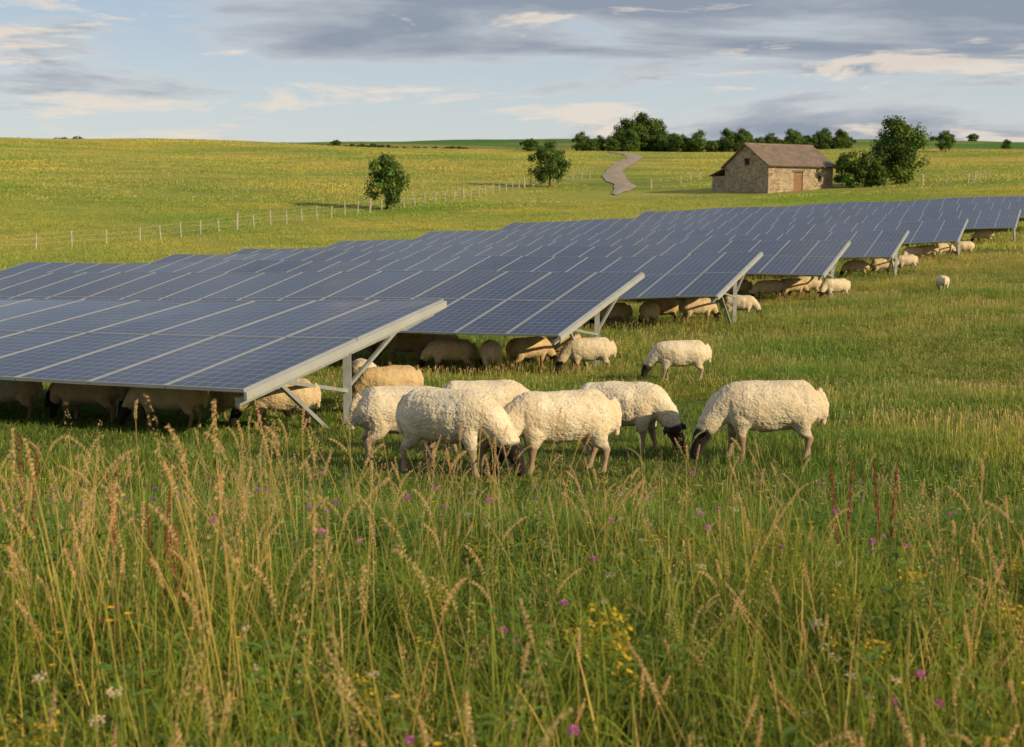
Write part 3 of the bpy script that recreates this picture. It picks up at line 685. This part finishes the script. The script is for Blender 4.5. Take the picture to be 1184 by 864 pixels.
# ------------------------------------------------------------ light
sun_v=Vector((.84,-.54,0)).normalized(); EL=math.radians(22); sv=Vector((sun_v.x*math.cos(EL),sun_v.y*math.cos(EL),math.sin(EL)))
sl_=bpy.data.lights.new('sun','SUN'); sl_.energy=5; sl_.angle=math.radians(.6); sl_.color=(1,.82,.50)
so=bpy.data.objects.new('sun',sl_); COL.objects.link(so); so.rotation_euler=sv.to_track_quat('Z','Y').to_euler(); so.location=(30,-20,30)
wd=bpy.data.worlds.new('World'); scene.world=wd; wd.use_nodes=True; nt=wd.node_tree; nt.nodes.clear(); L=nt.links
out=N(nt,'ShaderNodeOutputWorld'); bg=N(nt,'ShaderNodeBackground'); bg.inputs[1].default_value=.10
sky=N(nt,'ShaderNodeTexSky',sky_type='NISHITA'); sky.sun_disc=False; sky.sun_elevation=EL; sky.sun_rotation=math.atan2(sv.x,sv.y); sky.air_density=1.0; sky.dust_density=.8
tc=N(nt,'ShaderNodeTexCoord'); 
mp=N(nt,'ShaderNodeMapping'); mp.inputs['Scale'].default_value=(1.9,1.9,13); mp.inputs['Location'].default_value=(.3,0,.55); L.new(tc.outputs['Generated'],mp.inputs[0])
mp2=N(nt,'ShaderNodeMapping'); mp2.inputs['Scale'].default_value=(6,6,34); mp2.inputs['Location'].default_value=(5.3,0,3.2); L.new(tc.outputs['Generated'],mp2.inputs[0])
sp=N(nt,'ShaderNodeSeparateXYZ'); L.new(tc.outputs['Generated'],sp.inputs[0])
a=noise_n(nt,mp.outputs[0],1.6,9,.58,.3); b=noise_n(nt,mp2.outputs[0],1.3,9,.62,.4)
up=N(nt,'ShaderNodeMapRange'); up.inputs[1].default_value=.09; up.inputs[2].default_value=.17; up.inputs[3].default_value=-.03; up.inputs[4].default_value=.13; L.new(sp.outputs[2],up.inputs[0])
az=N(nt,'ShaderNodeMapRange'); az.inputs[1].default_value=-.35; az.inputs[2].default_value=.1; az.inputs[3].default_value=-.07; az.inputs[4].default_value=.03; L.new(sp.outputs[0],az.inputs[0])
a=math_n(nt,'ADD',math_n(nt,'ADD',a,up.outputs[0]),az.outputs[0])
hz=ramp(nt,sp.outputs[2],[(.0,(7.4,7.3,6.9)),(.08,(6.1,6.7,7.1)),(.16,(4.1,5.3,6.8)),(.6,(1.8,2.8,4.8))])
base=mixc(nt,.75,sky.outputs[0],hz)
ma=ramp(nt,a,[(.45,(0,0,0)),(.54,(1,1,1))]); ca=ramp(nt,a,[(.46,(6.9,6.6,6.3)),(.52,(4.6,4.9,5.3)),(.62,(2.7,3.15,3.9))])
c=mixc(nt,math_n(nt,'MULTIPLY',ma,.92),base,ca)
mb=ramp(nt,b,[(.56,(0,0,0)),(.63,(1,1,1))]); c=mixc(nt,math_n(nt,'MULTIPLY',mb,.75),c,(8.4,7.3,6.2))
L.new(c,bg.inputs[0]); L.new(bg.outputs[0],out.inputs[0])

# ------------------------------------------------------------ camera
cam=bpy.data.cameras.new('camera'); co=bpy.data.objects.new('camera',cam); COL.objects.link(co); scene.camera=co
co.location=(0,0,2.9); co.rotation_euler=(math.radians(90-6.1),0,0); cam.lens=50; cam.sensor_width=36; cam.clip_end=12000; cam.clip_start=.05
cam.dof.use_dof=True; cam.dof.focus_distance=13; cam.dof.aperture_fstop=6.3
